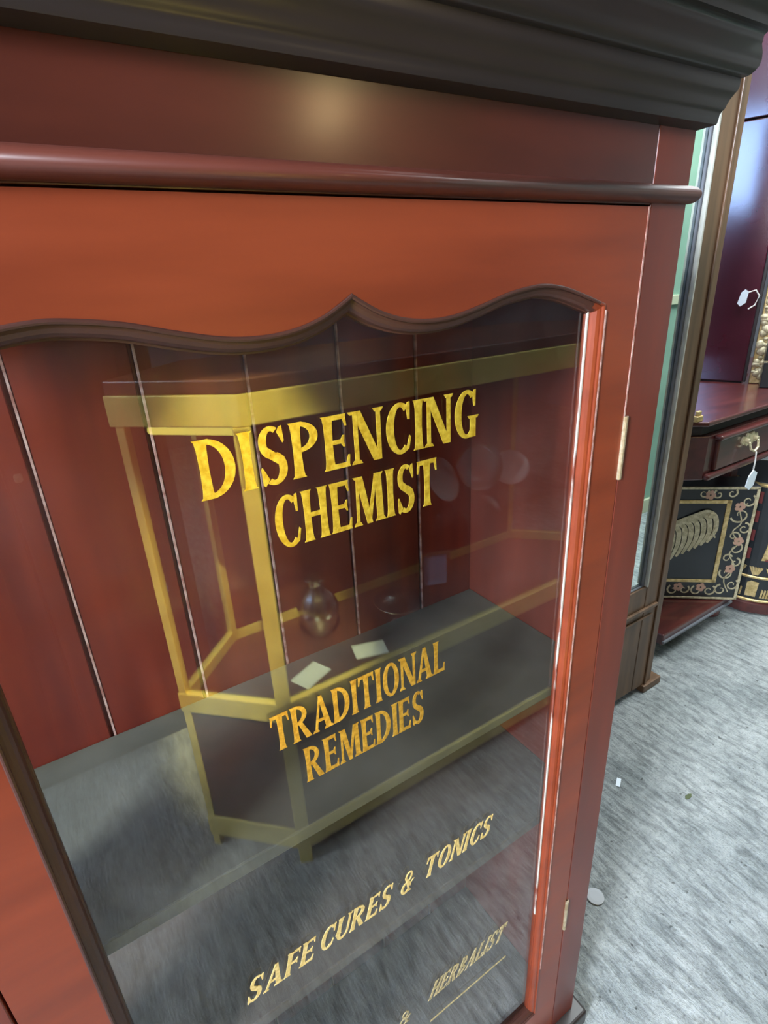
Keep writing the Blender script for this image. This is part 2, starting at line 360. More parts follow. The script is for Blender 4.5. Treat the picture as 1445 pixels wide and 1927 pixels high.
me = flat_with_hole(outer, opening, 0.0, .020)
door = link('door', me, 'mahogany', cab)
md = door.modifiers.new('bevel', 'BEVEL'); md.width = .0007; md.segments = 1; md.limit_method = 'ANGLE'; md.angle_limit = math.radians(60)
# moulded inner edge
steps = [(0.0, -.0004), (.0008, -.0012), (.002, -.0014), (.0032, -.0008), (.0034, .0014), (.0055, .0018), (.0082, .0032), (.0102, .0056), (.0110, .0085), (.0112, .0096), (.0126, .0098), (.0128, .0160)]
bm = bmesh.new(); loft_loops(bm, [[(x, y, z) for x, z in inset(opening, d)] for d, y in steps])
gm = bm_obj('glazing_moulding', bm, 'glazing_shade_brown', door)
gm.data.materials.append(M['mahogany'])       # redder right-hand bead: the light it catches is put into the colour
for p in gm.data.polygons:
    if p.center.x > XI-.0135 and p.center.z < 1.412: p.material_index = 1
boxes('glass_pane', [(-XI-.004, XI+.004, .0115, .0145, ZO0-.004, 1.444)], 'door_glass', door)
boxes('rubbed_lit_edge', [(XD-.0016, XD+.0006, -.0006, .003, 1.24, ZD1)], 'rubbed_lit_pale', door)  # pale strip: light caught at the door gap painted in, plus wear
boxes('rubbed_lit_edge', [(XI-.0009, XI+.0012, -.0017, .001, .30, 1.405)], 'rubbed_lit_pale', door)
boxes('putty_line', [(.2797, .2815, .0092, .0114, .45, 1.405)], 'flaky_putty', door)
# brass butt hinges on the right stile
for z0 in (1.211, .36):
    bm = bmesh.new(); tube(bm, [(XO, -.0008, z0), (XO, -.0008, z0+.076)], .0033, 12)
    box(bm, XO-.002, XO+.002, -.001, .02, z0, z0+.076)
    bm_obj('hinge', bm, 'hinge_brass', door, smooth=False)

# --- lettering
def arc(cx, cy, rx, ry, t, a0, a1, tv=None, n=22, end=0.0):
    """swelling bowl: stroke t thick at the sides, tv at top and bottom"""
    tv = t*.42 if tv is None else tv; o = []; i = []
    for k in range(n+1):
        a = math.radians(a0 + (a1-a0)*k/n)
        o.append((cx + rx*math.cos(a), cy + ry*math.sin(a))); i.append((cx + (rx-t)*math.cos(a), cy + (ry-tv)*math.sin(a)))
    return o + i[::-1]
def stem(x, t, y0=0.0, y1=1.0, s=.055, f=.10):
    return [(x-s, y0), (x+t+s, y0), (x+t+s*.35, y0+f*.35), (x+t, y0+f*1.6), (x+t-.012, (y0+y1)/2), (x+t, y1-f*1.6), (x+t+s*.35, y1-f*.35), (x+t+s, y1), (x-s, y1), (x-s*.35, y1-f*.35), (x, y1-f*1.6), (x+.012, (y0+y1)/2), (x, y0+f*1.6), (x-s*.35, y0+f*.35)]
def arm(x0, x1, y, h, up=0.0, down=0.0):
    return [(x0, y), (x1-.07, y), (x1-.02, y-down), (x1+.02, y-down), (x1, y+h/2), (x1+.02, y+h+up), (x1-.02, y+h+up), (x1-.07, y+h), (x0, y+h)]
def diag(x0, y0, x1, y1, t0, t1=None):
    t1 = t0 if t1 is None else t1
    return [(x0, y0), (x0+t0, y0), (x1+t1, y1), (x1, y1)]
def foot(x0, x1, y, h, top=False):
    return [(x0, y), (x1, y), (x1-.05, y+h), (x0+.05, y+h)] if not top else [(x0+.05, y-h), (x1-.05, y-h), (x1, y), (x0, y)]
T = .19
def G_D(): return [stem(0, T), arc(.16, .5, .50, .5, .19, -90, 90, .085), [(.1, .0), (.2, 0), (.2, .09), (.1, .09)], [(.1, .91), (.2, .91), (.2, 1), (.1, 1)]], .66
def G_I(): return [stem(0, T)], T
def G_S():
    up_ = arc(.27, .735, .25, .285, .15, 55, 250, .085); lo_ = arc(.27, .275, .28, .295, .17, -125, 70, .09)
    mid = [(.06, .60), (.20, .46), (.42, .30), (.54, .32), (.50, .46), (.34, .55), (.19, .66), (.08, .72)]
    return [up_, lo_, mid, [(.40, .90), (.50, .70), (.53, .74), (.51, 1.0), (.45, .98)], [(.02, .01), (.06, -.02), (.16, .10), (.04, .33), (.01, .30)]], .55
def G_P(): return [stem(0, T), arc(.14, .73, .42, .27, .17, -90, 90, .075), [(.1, .46), (.2, .46), (.2, .535), (.1, .535)], [(.1, .925), (.2, .925), (.2, 1), (.1, 1)]], .56
def G_R(): return G_P()[0] + [[(.20, .50), (.36, .50), (.64, .06), (.68, 0), (.45, 0), (.42, .06)]], .66
def G_E(): return [stem(0, T), arm(.1, .50, .91, .09, 0, .13), arm(.1, .44, .465, .08, .07, .07), arm(.1, .54, 0, .09, .14, 0)], .54
def G_F(): return [stem(0, T), arm(.1, .50, .91, .09, 0, .13), arm(.1, .44, .465, .08, .07, .07)], .50
def G_L(): return [stem(0, T), arm(.1, .52, 0, .09, .17, 0)], .52
def G_N(): return [[(.0, 0), (.10, 0), (.10, 1), (.0, 1)], foot(-.08, .18, 0, .07), diag(-.02, 1, .46, 0, .2, .2), foot(-.12, .16, 1, .06, True), [(.56, 0), (.66, 0), (.66, 1), (.56, 1)], foot(.48, .74, 1, .07, True)], .66
def G_C(): return [arc(.36, .5, .36, .51, .19, 52, 308, .085, 30), [(.52, .90), (.56, .66), (.61, .66), (.62, 1.0), (.56, .99)], [(.52, .10), (.60, .34), (.64, .31), (.58, .08), (.53, .05)]], .62
def G_G(): return [arc(.36, .5, .36, .51, .19, 52, 312, .085, 30), [(.52, .90), (.56, .66), (.61, .66), (.62, 1.0), (.56, .99)], [(.46, .0), (.63, .0), (.63, .42), (.46, .42)], foot(.38, .72, .46, .06, True)], .66
def G_H(): return [stem(0, T), stem(.44, T), [(.15, .47), (.48, .47), (.48, .56), (.15, .56)]], .63
def G_M(): return [[(.02, 0), (.11, 0), (.14, 1), (.06, 1)], foot(-.06, .19, 0, .07), diag(.05, 1, .34, 0, .2, .16), [(.34, 0), (.46, 0), (.70, 1), (.62, 1)], [(.62, 1), (.82, 1), (.86, 0), (.66, 0)], foot(.60, .93, 0, .07), foot(-.03, .25, 1, .05, True), foot(.60, .88, 1, .05, True)], .86
def G_T(): return [stem(.21, T, 0, .95), arm(.3, .62, .91, .09, 0, .17), [(1-.0-q[0]-.39, q[1]) for q in arm(.3, .62, .91, .09, 0, .17)]], .62
def G_A(): return [[(.02, 0), (.12, 0), (.36, 1), (.28, 1)], [(.26, 1), (.40, 1), (.70, 0), (.48, 0)], [(.13, .27), (.55, .27), (.55, .35), (.13, .35)], foot(-.06, .20, 0, .06), foot(.40, .78, 0, .06)], .70
def G_O(): return [arc(.35, .5, .36, .51, .18, 0, 360, .085, 40)], .70
def G_U(): return [stem(0, T, .3, 1), arc(.30, .32, .30, .33, .19, 180, 300, .085), arc(.30, .32, .30, .33, .10, 295, 360, .085), [(.50, .3), (.60, .3), (.60, 1), (.50, 1)], foot(.42, .68, 1, .07, True)], .60
def G_B(): return [stem(0, T), arc(.14, .745, .36, .255, .16, -90, 90, .075), arc(.14, .265, .44, .265, .18, -90, 90, .08), [(.1, 0), (.2, 0), (.2, .08), (.1, .08)], [(.1, .46), (.2, .46), (.2, .54), (.1, .54)], [(.1, .925), (.2, .925), (.2, 1), (.1, 1)]], .58
def G_amp(): return [arc(.30, .26, .30, .28, .13, 20, 330, .09, 28), arc(.32, .76, .22, .24, .10, -120, 200, .07, 28), [(.12, .70), (.22, .74), (.60, .06), (.72, .0), (.52, 0)], [(.50, .36), (.66, .52), (.74, .50), (.60, .40), (.56, .22)]], .72
GL = {'D': G_D, 'I': G_I, 'S': G_S, 'P': G_P, 'R': G_R, 'E': G_E, 'F': G_F, 'L': G_L, 'N': G_N, 'C': G_C, 'G': G_G, 'H': G_H, 'M': G_M, 'T': G_T, 'A': G_A, 'O': G_O, 'U': G_U, 'B': G_B, '&': G_amp}
YF = .0115           # front face of the pane
def k_plane(x, z):   # readings were taken on the door's front plane; the paint sits on the pane behind it
    q = (YF - CAMP.y) / (0 - CAMP.y)
    return CAMP.x + (x - CAMP.x)*q, CAMP.z + (z - CAMP.z)*q
def lettering(words, z0, h, material, label, shear=0.0, gap=.14, drop=0.0, extra=()):
    """words: (text, x0, x1) in metres on the door plane"""
    bm = bmesh.new(); x_first = words[0][1]
    cnt = [0]
    def solid(poly):
        cnt[0] += 1; lift = .00004*(cnt[0] % 7)
        pts = [k_plane(x, z) for x, z in poly]
        ar = sum(pts[i-1][0]*pts[i][1] - pts[i][0]*pts[i-1][1] for i in range(len(pts)))
        if ar < 0: pts = pts[::-1]
        f = [bm.verts.new((x, YF-.0006-lift, z)) for x, z in pts]; b = [bm.verts.new((x, YF-.00004, z)) for x, z in pts]
        bm.faces.new(f); bm.faces.new(b[::-1])
        for i in range(len(pts)): bm.faces.new((f[i-1], b[i-1], b[i], f[i]))
    for text, x0, x1 in words:
        gl = [GL[c]() for c in text]; tot = sum(g[1] for g in gl) + gap*(len(gl)-1); sx = (x1-x0)/tot; px = 0.0
        for polys, wd in gl:
            for poly in polys:
                solid([(x0 + (px+x)*sx + shear*z*h, z0 + z*h + drop*(x0 + px*sx - x_first)) for x, z in poly])
            px += wd + gap
    for poly in extra: solid(poly)
    bm.normal_update()
    bmesh.ops.triangulate(bm, faces=[f for f in bm.faces if len(f.verts) > 4])
    me = bpy.data.meshes.new('gold_lettering'); bm.to_mesh(me); bm.free()
    o = link('gold_lettering', me, material, door); o['label'] = label
    return o
lettering([('DISPENCING', -.131, .1235)], 1.3062, .0435, 'gold_leaf', 'gold leaf lettering reading DISPENCING')
lettering([('CHEMIST', -.0815, .0755)], 1.2512, .0438, 'gold_leaf', 'gold leaf lettering reading CHEMIST')
lettering([('TRADITIONAL', -.1105, .0835)], 1.0562, .0400, 'gold_orange', 'small gold leaf lettering reading TRADITIONAL', gap=.12)
lettering([('REMEDIES', -.0835, .0545)], 1.0028, .0415, 'gold_orange', 'small gold leaf lettering reading REMEDIES', gap=.12)
lettering([('SAFE', -.1835, -.1075), ('CURES', -.0985, -.0045), ('&', .0115, .0290), ('TONICS', .0475, .1560)], .7480, .0330, 'gold_pale', 'slanted pale gold lettering reading SAFE CURES & TONICS', shear=.28, gap=.16)
lettering([('HERBALIST', .0500, .1900)], .4840, .0330, 'gold_faded', 'slanted pale gold lettering reading HERBALIST', shear=.42, gap=.16,
          extra=([(.052, .428), (.204, .428), (.204, .4315), (.052, .4315)],))
lettering([('&', -.002, .016)], .478, .026, 'gold_faded', 'tiny pale gold ampersand left of HERBALIST', shear=.2)

# ------------------------------------------------------------------ brass vitrine facing the cabinet (seen in its glass)
vit = root('brass_showcase', 'brass framed glass showcase reflected in the cabinet door glass', 'showcase', (.105, -.605, 0))
VL, CH = 1.10, .195                # in plan: a long hexagon, both ends pointed at 45 degrees
def vplan(d=0.0):
    return inset([(0, 0), (VL, 0), (VL+CH, -CH), (VL, -2*CH), (0, -2*CH), (-CH, -CH)], -d)
def ring(name, z0, z1, d0, d1, material, parent=vit, bevel=.003):
    bm = bmesh.new(); A = vplan(d0); B = vplan(d1); n = len(A)
    for i in range(n):
        a, b, c, e = A[i], A[(i+1) % n], B[(i+1) % n], B[i]
        v = [bm.verts.new((*q, z)) for z in (z0, z1) for q in (a, b, c, e)]
        for f in ((3, 2, 1, 0), (4, 5, 6, 7), (0, 1, 5, 4), (1, 2, 6, 5), (2, 3, 7, 6), (3, 0, 4, 7)): bm.faces.new([v[k] for k in f])
    bmesh.ops.remove_doubles(bm, verts=bm.verts, dist=1e-5)
    return bm_obj(name, bm, material, parent, bevel)
ring('bottom_rail', .042, .112, 0, .02, 'brass')
ring('middle_rail', .478, .535, 0, .02, 'brass')
ring('top_rail', 1.200, 1.262, -.004, .02, 'brass')
P = vplan(.012)
for i, (x, y) in enumerate(P):
    bm = bmesh.new(); hw = .017 if i in (0, 1) else .010
    ang = math.radians([22.5, -22.5, 45, 22.5, -22.5, 45][i])
    c, s = math.cos(ang), math.sin(ang)
    prism_xy(bm, [(x + c*a - s*b, y + s*a + c*b) for a, b in ((-hw, -hw), (hw, -hw), (hw, hw), (-hw, hw))], 0.0, 1.200)
    bm_obj('post', bm, 'brass', vit, .002)
bm = bmesh.new(); prism_xy(bm, vplan(-.002), 1.262, 1.29); bm_obj('top_board', bm, 'vitrine_wood', vit, .004)
bm = bmesh.new(); prism_xy(bm, vplan(.022), .49, .505); bm_obj('display_floor', bm, 'vitrine_wood', vit)
def vpanel(name, z0, z1, d, th, material):
    A = vplan(d); B = vplan(d+th); n = len(A); objs = []
    for i in range(n):
        if i == 3 and name == 'glass_pane': continue
        a, b, c, e = [Vector(q) for q in (A[i], A[(i+1) % n], B[(i+1) % n], B[i])]
        bm = bmesh.new(); prism_xy(bm, [a, b, c, e], z0, z1); bm_obj(name, bm, material, vit)
vpanel('base_panel', .09, .49, .006, .008, 'vitrine_wood')
vpanel('glass_pane', .535, 1.20, .012, .003, 'clear_glass')
boxes('back_panel', [(.01, VL-.01, -2*CH+.012, -2*CH+.018, .505, 1.20)], 'vitrine_wood', vit)
bm = bmesh.new()
A = vplan(.022); tube(bm, [(A[5][0]+.03, A[5][1]+.03, 1.188), (A[0][0]-.012, A[0][1]-.012, 1.188)], .009, 10)
bm_obj('strip_lamp', bm, 'strip_lamp', vit)
# goods in the showcase: (virtual readings mirrored to the room side)
def bowl(x, y, z, r):
    o = root('glass_bowl', 'shallow silver bowl in the showcase reflected below CHEMIST', 'bowl', (x, y, z))
    bm = bmesh.new(); lathe(bm, [(r*.45, 0), (r*.5, .008), (r*.4, .016), (r*.75, .03), (r, .055), (r*.97, .057), (r*.7, .036), (r*.3, .022), (.001, .02)], 28)
    o2 = bm_obj('body', bm, 'silver', o, smooth=True); return o
bowl(.56, -.79, .505, .075)
fr = root('photo_frame', 'small silver photo frame standing in the reflected showcase', 'frame', (.75, -.86, .505), math.radians(200))
boxes('frame_border', [(-.05, .05, -.006, .006, 0, .012), (-.05, .05, -.006, .006, .118, .13), (-.05, -.038, -.006, .006, .012, .118), (.038, .05, -.006, .006, .012, .118)], 'silver', fr, .001)
boxes('picture', [(-.038, .038, -.002, .004, .012, .118)], 'blue_card', fr)
for x, y, a, lab in ((.40, -.70, .3, 'pale blue card lying flat at the middle of the reflected showcase'), (.22, -.70, -.4, 'pale blue card lying flat at the left of the reflected showcase')):
    o = boxes('card', [(-.045, .045, -.03, .03, 0, .002)], 'paper_white', None, loc=(x, y, .5055)); o.rotation_euler[2] = a
    tag(o, lab, 'card', 'cards in the reflected showcase')
def jar(x, y, z, s, material, lab):
    o = root('vase', lab, 'vase', (x, y, z))
    bm = bmesh.new(); lathe(bm, [(.028*s, 0), (.032*s, .006*s), (.05*s, .05*s), (.055*s, .08*s), (.04*s, .12*s), (.02*s, .14*s), (.024*s, .16*s), (.03*s, .165*s), (.026*s, .165*s), (.001, .15*s)], 24)
    bm_obj('body', bm, material, o, smooth=True)
jar(.33, -.86, .505, 1.1, 'silver', 'silver vase near the middle of the reflected showcase')
boxes('glass_shelf', [(.42, 1.06, -.35, -.08, .800, .806)], 'clear_glass', vit)
for x, y, rr, tx, tz, mt, lab in ((.78, -.86, .07, 62, -20, 'porcelain', 'white porcelain plate leaning at the left of the reflected glass shelf'), (.93, -.86, .08, 70, 15, 'silver', 'silver plate leaning in the middle of the reflected glass shelf'), (1.05, -.84, .06, 50, 40, 'porcelain', 'small white porcelain plate tipped back at the right of the reflected glass shelf')):
    o = root('plate', lab, 'plate', (x, y, .807 + rr*math.sin(math.radians(tx))), 0)
    o.rotation_euler = (math.radians(-tx), 0, math.radians(tz))
    bm = bmesh.new(); lathe(bm, [(rr*.55, -.006), (rr*.6, -.002), (rr, .008), (rr, .011), (rr*.62, .002), (rr*.3, .001), (.001, .001)], 28); bm_obj('body', bm, mt, o, smooth=True)

wr = root('dark_standin', 'added dark cupboard standing in for the person at the camera, darkening the door glass', 'dark_standin', (-.32, -1.56, 0))
boxes('body', [(-.42, .42, -.28, .25, .08, 2.0)], 'vitrine_wood', wr, .006)  # added out of view to darken the left of the door glass reflection
boxes('plinth', [(-.43, .43, -.28, .26, 0, .08)], 'console_dark', wr, .006)
boxes('crown', [(-.45, .45, -.30, .285, 2.0, 2.06)], 'vitrine_wood', wr, .01)
for a in (-1, 1):
    x0, x1 = sorted((a*.004, a*.40)); d_ = boxes('door', [(x0, x1, .25, .268, .12, 1.96)], 'vitrine_wood', wr, .004)
    boxes('door_panel', [(x0+.07, x1-.07, .262, .274, .24, 1.84)], 'vitrine_wood', d_, .008)
    boxes('knob', [(a*.03-.01, a*.03+.01, .268, .292, 1.0, 1.02)], 'hinge_brass', d_, .005)

# ------------------------------------------------------------------ warm pendant bulb that glints on the frieze
pen = root('pendant_lamp', 'warm bare bulb hanging from the ceiling, glinting on the cabinet frieze', 'lamp', (1.2, -2.2, 2.2))
bm = bmesh.new(); bmesh.ops.create_uvsphere(bm, u_segments=20, v_segments=12, radius=.05); bm_obj('bulb', bm, 'warm_bulb', pen, smooth=True)
bm = bmesh.new(); lathe(bm, [(.022, .045), (.022, .10), (.012, .115)], 16); tube(bm, [(0, 0, .11), (0, 0, 1.0)], .004, 8); bm_obj('cord', bm, 'console_dark', pen)
pl = bpy.data.lights.new('bulb_light', 'POINT'); pl.energy = 13; pl.color = (1.0, .74, .36); pl.shadow_soft_size = .05
plo = bpy.data.objects.new('bulb_light', pl); COL.objects.link(plo); plo.parent = pen; plo.location = (0, 0, -.06)

# added spot, no such lamp seen: brightens the showcase's front post
sp_ = root('added_spot', 'small black spot lamp added to brighten the brass showcase', 'lamp', (-.25, .55, 3.0))
sd = (Vector((.085, -.62, .93)) - Vector((-.25, .55, 3.0))).normalized()
bm = bmesh.new(); tube(bm, [Vector((0, 0, 0)) - sd*.10, sd*.02], .035, 20); tube(bm, [Vector((0, 0, .2)), Vector((0, 0, .02))], .008, 8)
bm_obj('housing', bm, 'console_dark', sp_)
sl = bpy.data.lights.new('added_spot_light', 'SPOT'); sl.energy = 4200; sl.color = (1.0, .86, .36); sl.spot_size = math.radians(14); sl.spot_blend = .6; sl.shadow_soft_size = .03
slo = bpy.data.objects.new('added_spot_light', sl); COL.objects.link(slo); slo.parent = sp_; slo.location = sd*.03
slo.rotation_euler = sd.to_track_quat('-Z', 'Y').to_euler()

# ------------------------------------------------------------------ tall brown mirror behind on the right
gd = root('standing_mirror', 'tall brown framed mirror reflecting green, standing behind the red cabinet', 'mirror', (1.10, .51, 0))
GX0, GX1 = -.17, .354
boxes('stile', [(.243, GX1, 0, .04, .03, 2.15)], 'brown_frame', gd, .003)
boxes('stile', [(GX0, GX0+.12, 0, .04, .03, 2.15)], 'brown_frame', gd, .003)
boxes('bottom_rail', [(GX0+.12, .243, .002, .038, .03, .465)], 'brown_frame', gd, .002)
boxes('top_rail', [(GX0+.12, .243, .002, .038, 2.02, 2.15)], 'brown_frame', gd, .002)
boxes('stile_bead', [(.312, .322, -.006, 0, .03, 2.15)], 'brown_frame', gd, .002)
boxes('rail_bead', [(GX0+.13, .31, -.008, .002, .372, .384), (GX0+.13, .29, -.005, .002, .34, .347)], 'brown_frame', gd, .002)
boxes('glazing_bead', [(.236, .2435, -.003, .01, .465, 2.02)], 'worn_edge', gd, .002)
boxes('glazing_rebate', [(.227, .236, .008, .0155, .465, 2.02), (GX0+.12, .227, .008, .0155, .465, .470)], 'dull_wall', gd, .002)
boxes('mirror_pane', [(GX0+.1, .24, .016, .020, .46, 2.03)], 'mirror', gd)
boxes('backing', [(GX0+.1, .24, .0202, .036, .46, 2.03)], 'brown_frame', gd)
boxes('foot_block', [(.30, GX1+.05, -.012, .05, 0, .03)], 'brown_frame', gd, .004)
boxes('foot_block', [(GX0-.02, GX0+.1, -.012, .05, 0, .03)], 'brown_frame', gd, .004)

# ------------------------------------------------------------------ red lacquer sideboard
sb = root('sideboard', 'dark red lacquered sideboard with brass drawer handle beside the tall mirror', 'sideboard', (1.63, .58, 0))
SW, SD = 1.55, .80
bm = bmesh.new(); prism_xy(bm, [(.03, -.012), (SW, -.012), (SW, SD), (-.03, SD), (-.03, .05)], .935, .952); bm_obj('top', bm, 'console_red', sb, .005, 3)
bm = bmesh.new(); prism_xy(bm, [(.055, .02), (SW-.02, .02), (SW-.02, SD-.02), (0, SD-.02), (0, .06)], .895, .935); bm_obj('top_recess', bm, 'console_dark', sb, .003)
bm = bmesh.new(); prism_xy(bm, [(.07, 0), (SW-.03, 0), (SW-.03, SD-.03), (.0, SD-.03), (.0, .05)], .735, .895); bm_obj('carcass', bm, 'console_red', sb, .004)
dr = boxes('drawer', [(.12, .78, -.014, .004, .762, .872)], 'console_red', sb, .006, 3)
boxes('upper_moulding', [(.10, SW-.03, -.03, .002, .876, .894)], 'console_red', sb, .008, 3)
boxes('lower_moulding', [(.07, SW-.03, -.022, .002, .735, .758)], 'console_red', sb, .010, 3)
h = bmesh.new()
tube(h, [(.29, -.022, .842), (.29, -.034, .835), (.295, -.04, .812), (.32, -.042, .800), (.345, -.04, .812), (.35, -.034, .835), (.35, -.022, .842)], .0042, 8)
for x in (.29, .35): tube(h, [(x, -.008, .842), (x, -.034, .842)], .008, 10)
pts = [(.262, .84), (.272, .858), (.29, .856), (.30, .868), (.32, .862), (.34, .868), (.35, .856), (.368, .858), (.378, .84), (.366, .826), (.35, .828), (.338, .818), (.32, .824), (.302, .818), (.29, .828), (.274, .826)]
a = [h.verts.new((x, -.020, z)) for x, z in pts]; b = [h.verts.new((x, -.014, z)) for x, z in pts]
h.faces.new(a); h.faces.new(b[::-1])
for i in range(len(pts)): h.faces.new((a[i-1], b[i-1], b[i], a[i]))
bm_obj('handle', h, 'gilt_pale', dr)
for x, y in ((.545, .14), (SW-.08, .05), (.07, SD-.08), (SW-.08, SD-.08)):
    boxes('leg', [(x-.03, x+.03, y-.03, y+.03, .0, .735)], 'console_red', sb, .006)
bm = bmesh.new(); prism_xy(bm, [(0, 0), (.50, .0), (.50, SD-.02), (0, SD-.02)], .06, .108); bm_obj('low_shelf', bm, 'console_red', sb, .006, 3)
boxes('shelf_lip', [(.0, .50, -.008, .004, .072, .082)], 'dull_wall', sb, .002)
for x, y in ((.45, .05), (.45, SD-.1)):
    bm = bmesh.new(); lathe(bm, [(.022, 0), (.034, .012), (.036, .03), (.028, .048), (.03, .06)], 18, x, y); bm_obj('bun_foot', bm, 'console_red', sb, smooth=True)
om = boxes('gilt_ornament', [(-.018, .018, -.01, .01, 0, .02), (-.011, .011, -.006, .006, .02, .036)], 'gilt', None, .003, loc=(1.643, .60, .952)); tag(om, 'tiny gold ornament on the left front corner of the sideboard', 'ornament')
# price tag on the drawer handle
pt = root('price_tag', 'white price tag hanging on string from the sideboard drawer handle', 'price tag', (1.95, .532, .80))
bm = bmesh.new(); tube(bm, [(0, 0, .0), (-.002, -.004, -.03), (-.006, -.006, -.07)], .0022, 6); tube(bm, [(.003, 0, .0), (.002, -.004, -.035), (-.004, -.006, -.07)], .0018, 6)
bm_obj('string', bm, 'string', pt)
bm = bmesh.new()
pts = [(-.034, -.086), (-.008, -.066), (.022, -.082), (.014, -.128), (-.014, -.142), (-.044, -.124)]
a = [bm.verts.new((x, -.010, z)) for x, z in pts]; b = [bm.verts.new((x, -.006, z)) for x, z in pts]
bm.faces.new(a); bm.faces.new(b[::-1])
for i in range(len(pts)): bm.faces.new((a[i-1], b[i-1], b[i], a[i]))
bm_obj('card', bm, 'paper_white', pt)

# ------------------------------------------------------------------ black lacquer chest with gilt bird tail
def ribbon(bm, pts, wid, y, th=.002):
    """flat painted stroke in the x-z plane, widths per point"""
    Lf, Rt = [], []
    for i, p in enumerate(pts):
        q0 = Vector(pts[max(i-1, 0)]); q1 = Vector(pts[min(i+1, len(pts)-1)]); t = (q1-q0).normalized(); n = Vector((-t.y, t.x))
        wv = wid[i] if isinstance(wid, (list, tuple)) else wid
        Lf.append(Vector(p)+n*wv/2); Rt.append(Vector(p)-n*wv/2)
    def vv(p, yy): return bm.verts.new((p.x, yy, p.y))
    f1 = [vv(p, y-th) for p in Lf]; f2 = [vv(p, y-th) for p in Rt]; b1 = [vv(p, y) for p in Lf]; b2 = [vv(p, y) for p in Rt]
    for i in range(len(pts)-1):
        bm.faces.new((f1[i], f2[i], f2[i+1], f1[i+1])); bm.faces.new((f1[i], f1[i+1], b1[i+1], b1[i])); bm.faces.new((f2[i], b2[i], b2[i+1], f2[i+1]))
def curl(cx, cz, r, a0, turns, s=1):
    return [(cx + r*(1-.75*k/24)*math.cos(math.radians(a0 + s*360*turns*k/24)), cz + r*(1-.75*k/24)*math.sin(math.radians(a0 + s*360*turns*k/24))) for k in range(25)]
chest = root('lacquer_chest', 'black lacquer chest painted with gold scrolls and a gold bird tail', 'chest', (2.098, .549, .109), math.atan2(-.17, .2))
CW, CHH = .70, .517          # front runs to -x from the right corner at the origin
boxes('body', [(-CW, 0, .0, .12, 0, CHH)], 'black_lacquer', chest, .003)
def gold_line(lst, name='gilt_line', material='gilt'):
    boxes(name, lst, material, chest, .001)
gold_line([(-CW, -.002, -.004, 0, CHH-.012, CHH-.002), (-CW, -.002, -.004, 0, .004, .013), (-.012, -.001, -.004, 0, .004, CHH-.002)], 'gilt_border', 'gilt_pale')
gold_line([(-CW+.1, -.098, -.005, 0, CHH-.072, CHH-.058), (-CW+.1, -.098, -.005, 0, .085, .098), (-.113, -.096, -.005, 0, .085, CHH-.058)], 'gilt_inner_frame', 'gilt')
bm = bmesh.new()
zs = .04
for k, (cx, cz, r, a0, tn, s) in enumerate(((-.035, .455, .028, 60, 1.1, -1), (-.055, .395, .036, 200, 1.0, 1), (-.030, .335, .026, 90, 1.1, -1), (-.062, .300, .026, -60, 1.0, 1), (-.045, .245, .030, 120, 1.1, -1), (-.070, .200, .020, 20, 1.0, 1), (-.036, .180, .022, 80, 1.0, -1), (-.060, .130, .030, 150, 1.1, 1), (-.030, .075, .026, 60, 1.2, -1), (-.070, .050, .026, 100, 1.0, 1), (-.115, .045, .026, 60, 1.1, -1), (-.165, .045, .024, 120, 1.0, 1), (-.215, .048, .022, 50, 1.0, -1), (-.10, .488, .02, 50, 1, -1), (-.15, .483, .02, 120, 1, 1), (-.205, .487, .02, 40, 1, -1), (-.26, .045, .024, 120, 1.0, 1))):
    ribbon(bm, curl(cx, cz, r, a0, tn, s), [.0075 - .0045*i/24 for i in range(25)], -.0001)
ribbon(bm, spl([(-.035, .445), (-.06, .42), (-.045, .36), (-.07, .32), (-.04, .27), (-.065, .22), (-.035, .16), (-.065, .10), (-.04, .04)], 5), .0045, -.0001)
bm_obj('gilt_scrolls', bm, 'gilt_pale', chest)
bm = bmesh.new()
for cx, cz in ((-.040, .278), (-.062, .43), (-.05, .15), (-.15, .06), (-.18, .48), (-.24, .06)):
    bm = bmesh.new()
    for k in range(5):
        a = 2*math.pi*k/5; pts = [(cx + .012*math.cos(a) + .009*math.cos(2*math.pi*j/8), cz + .012*math.sin(a) + .009*math.sin(2*math.pi*j/8)) for j in range(8)]
        f = [bm.verts.new((x, -.0022-.0001*k, z)) for x, z in pts]; b = [bm.verts.new((x, 0, z)) for x, z in pts]
        bm.faces.new(f[::-1])
        for j in range(8): bm.faces.new((f[j-1], b[j-1], b[j], f[j]))
    bm_obj('painted_flower', bm, 'gilt_pink', chest)

# drooping tail plumes: overlapping curved feathers
bm = bmesh.new()
for k in range(11):
    t = k/10.0
    rx, rz = -.385 + .215*t, .275 + .105*t
    ln = .15 - .035*t
    pts = spl([(rx-.045, rz+.022), (rx-.01, rz+.030), (rx+.022, rz+.006), (rx+.030-.008*(1-t), rz-ln*.45), (rx+.006, rz-ln*.92)], 5)
    n = len(pts); ribbon(bm, pts, [.003 + .017*math.sin(math.pi*(.12+.80*i/(n-1)))**.7 for i in range(n)], -.0001-.0006*k, .0022)
pts = spl([(-.175, .395), (-.15, .385), (-.137, .345), (-.145, .318), (-.136, .297)], 5)
ribbon(bm, pts, [.016, .016, .015, .015, .014, .014, .013, .013, .012, .012, .011, .011, .010, .009, .009, .008, .008, .007, .006, .006, .005][:len(pts)], -.009, .002)
bm_obj('bird_tail', bm, 'gilt_pale', chest)

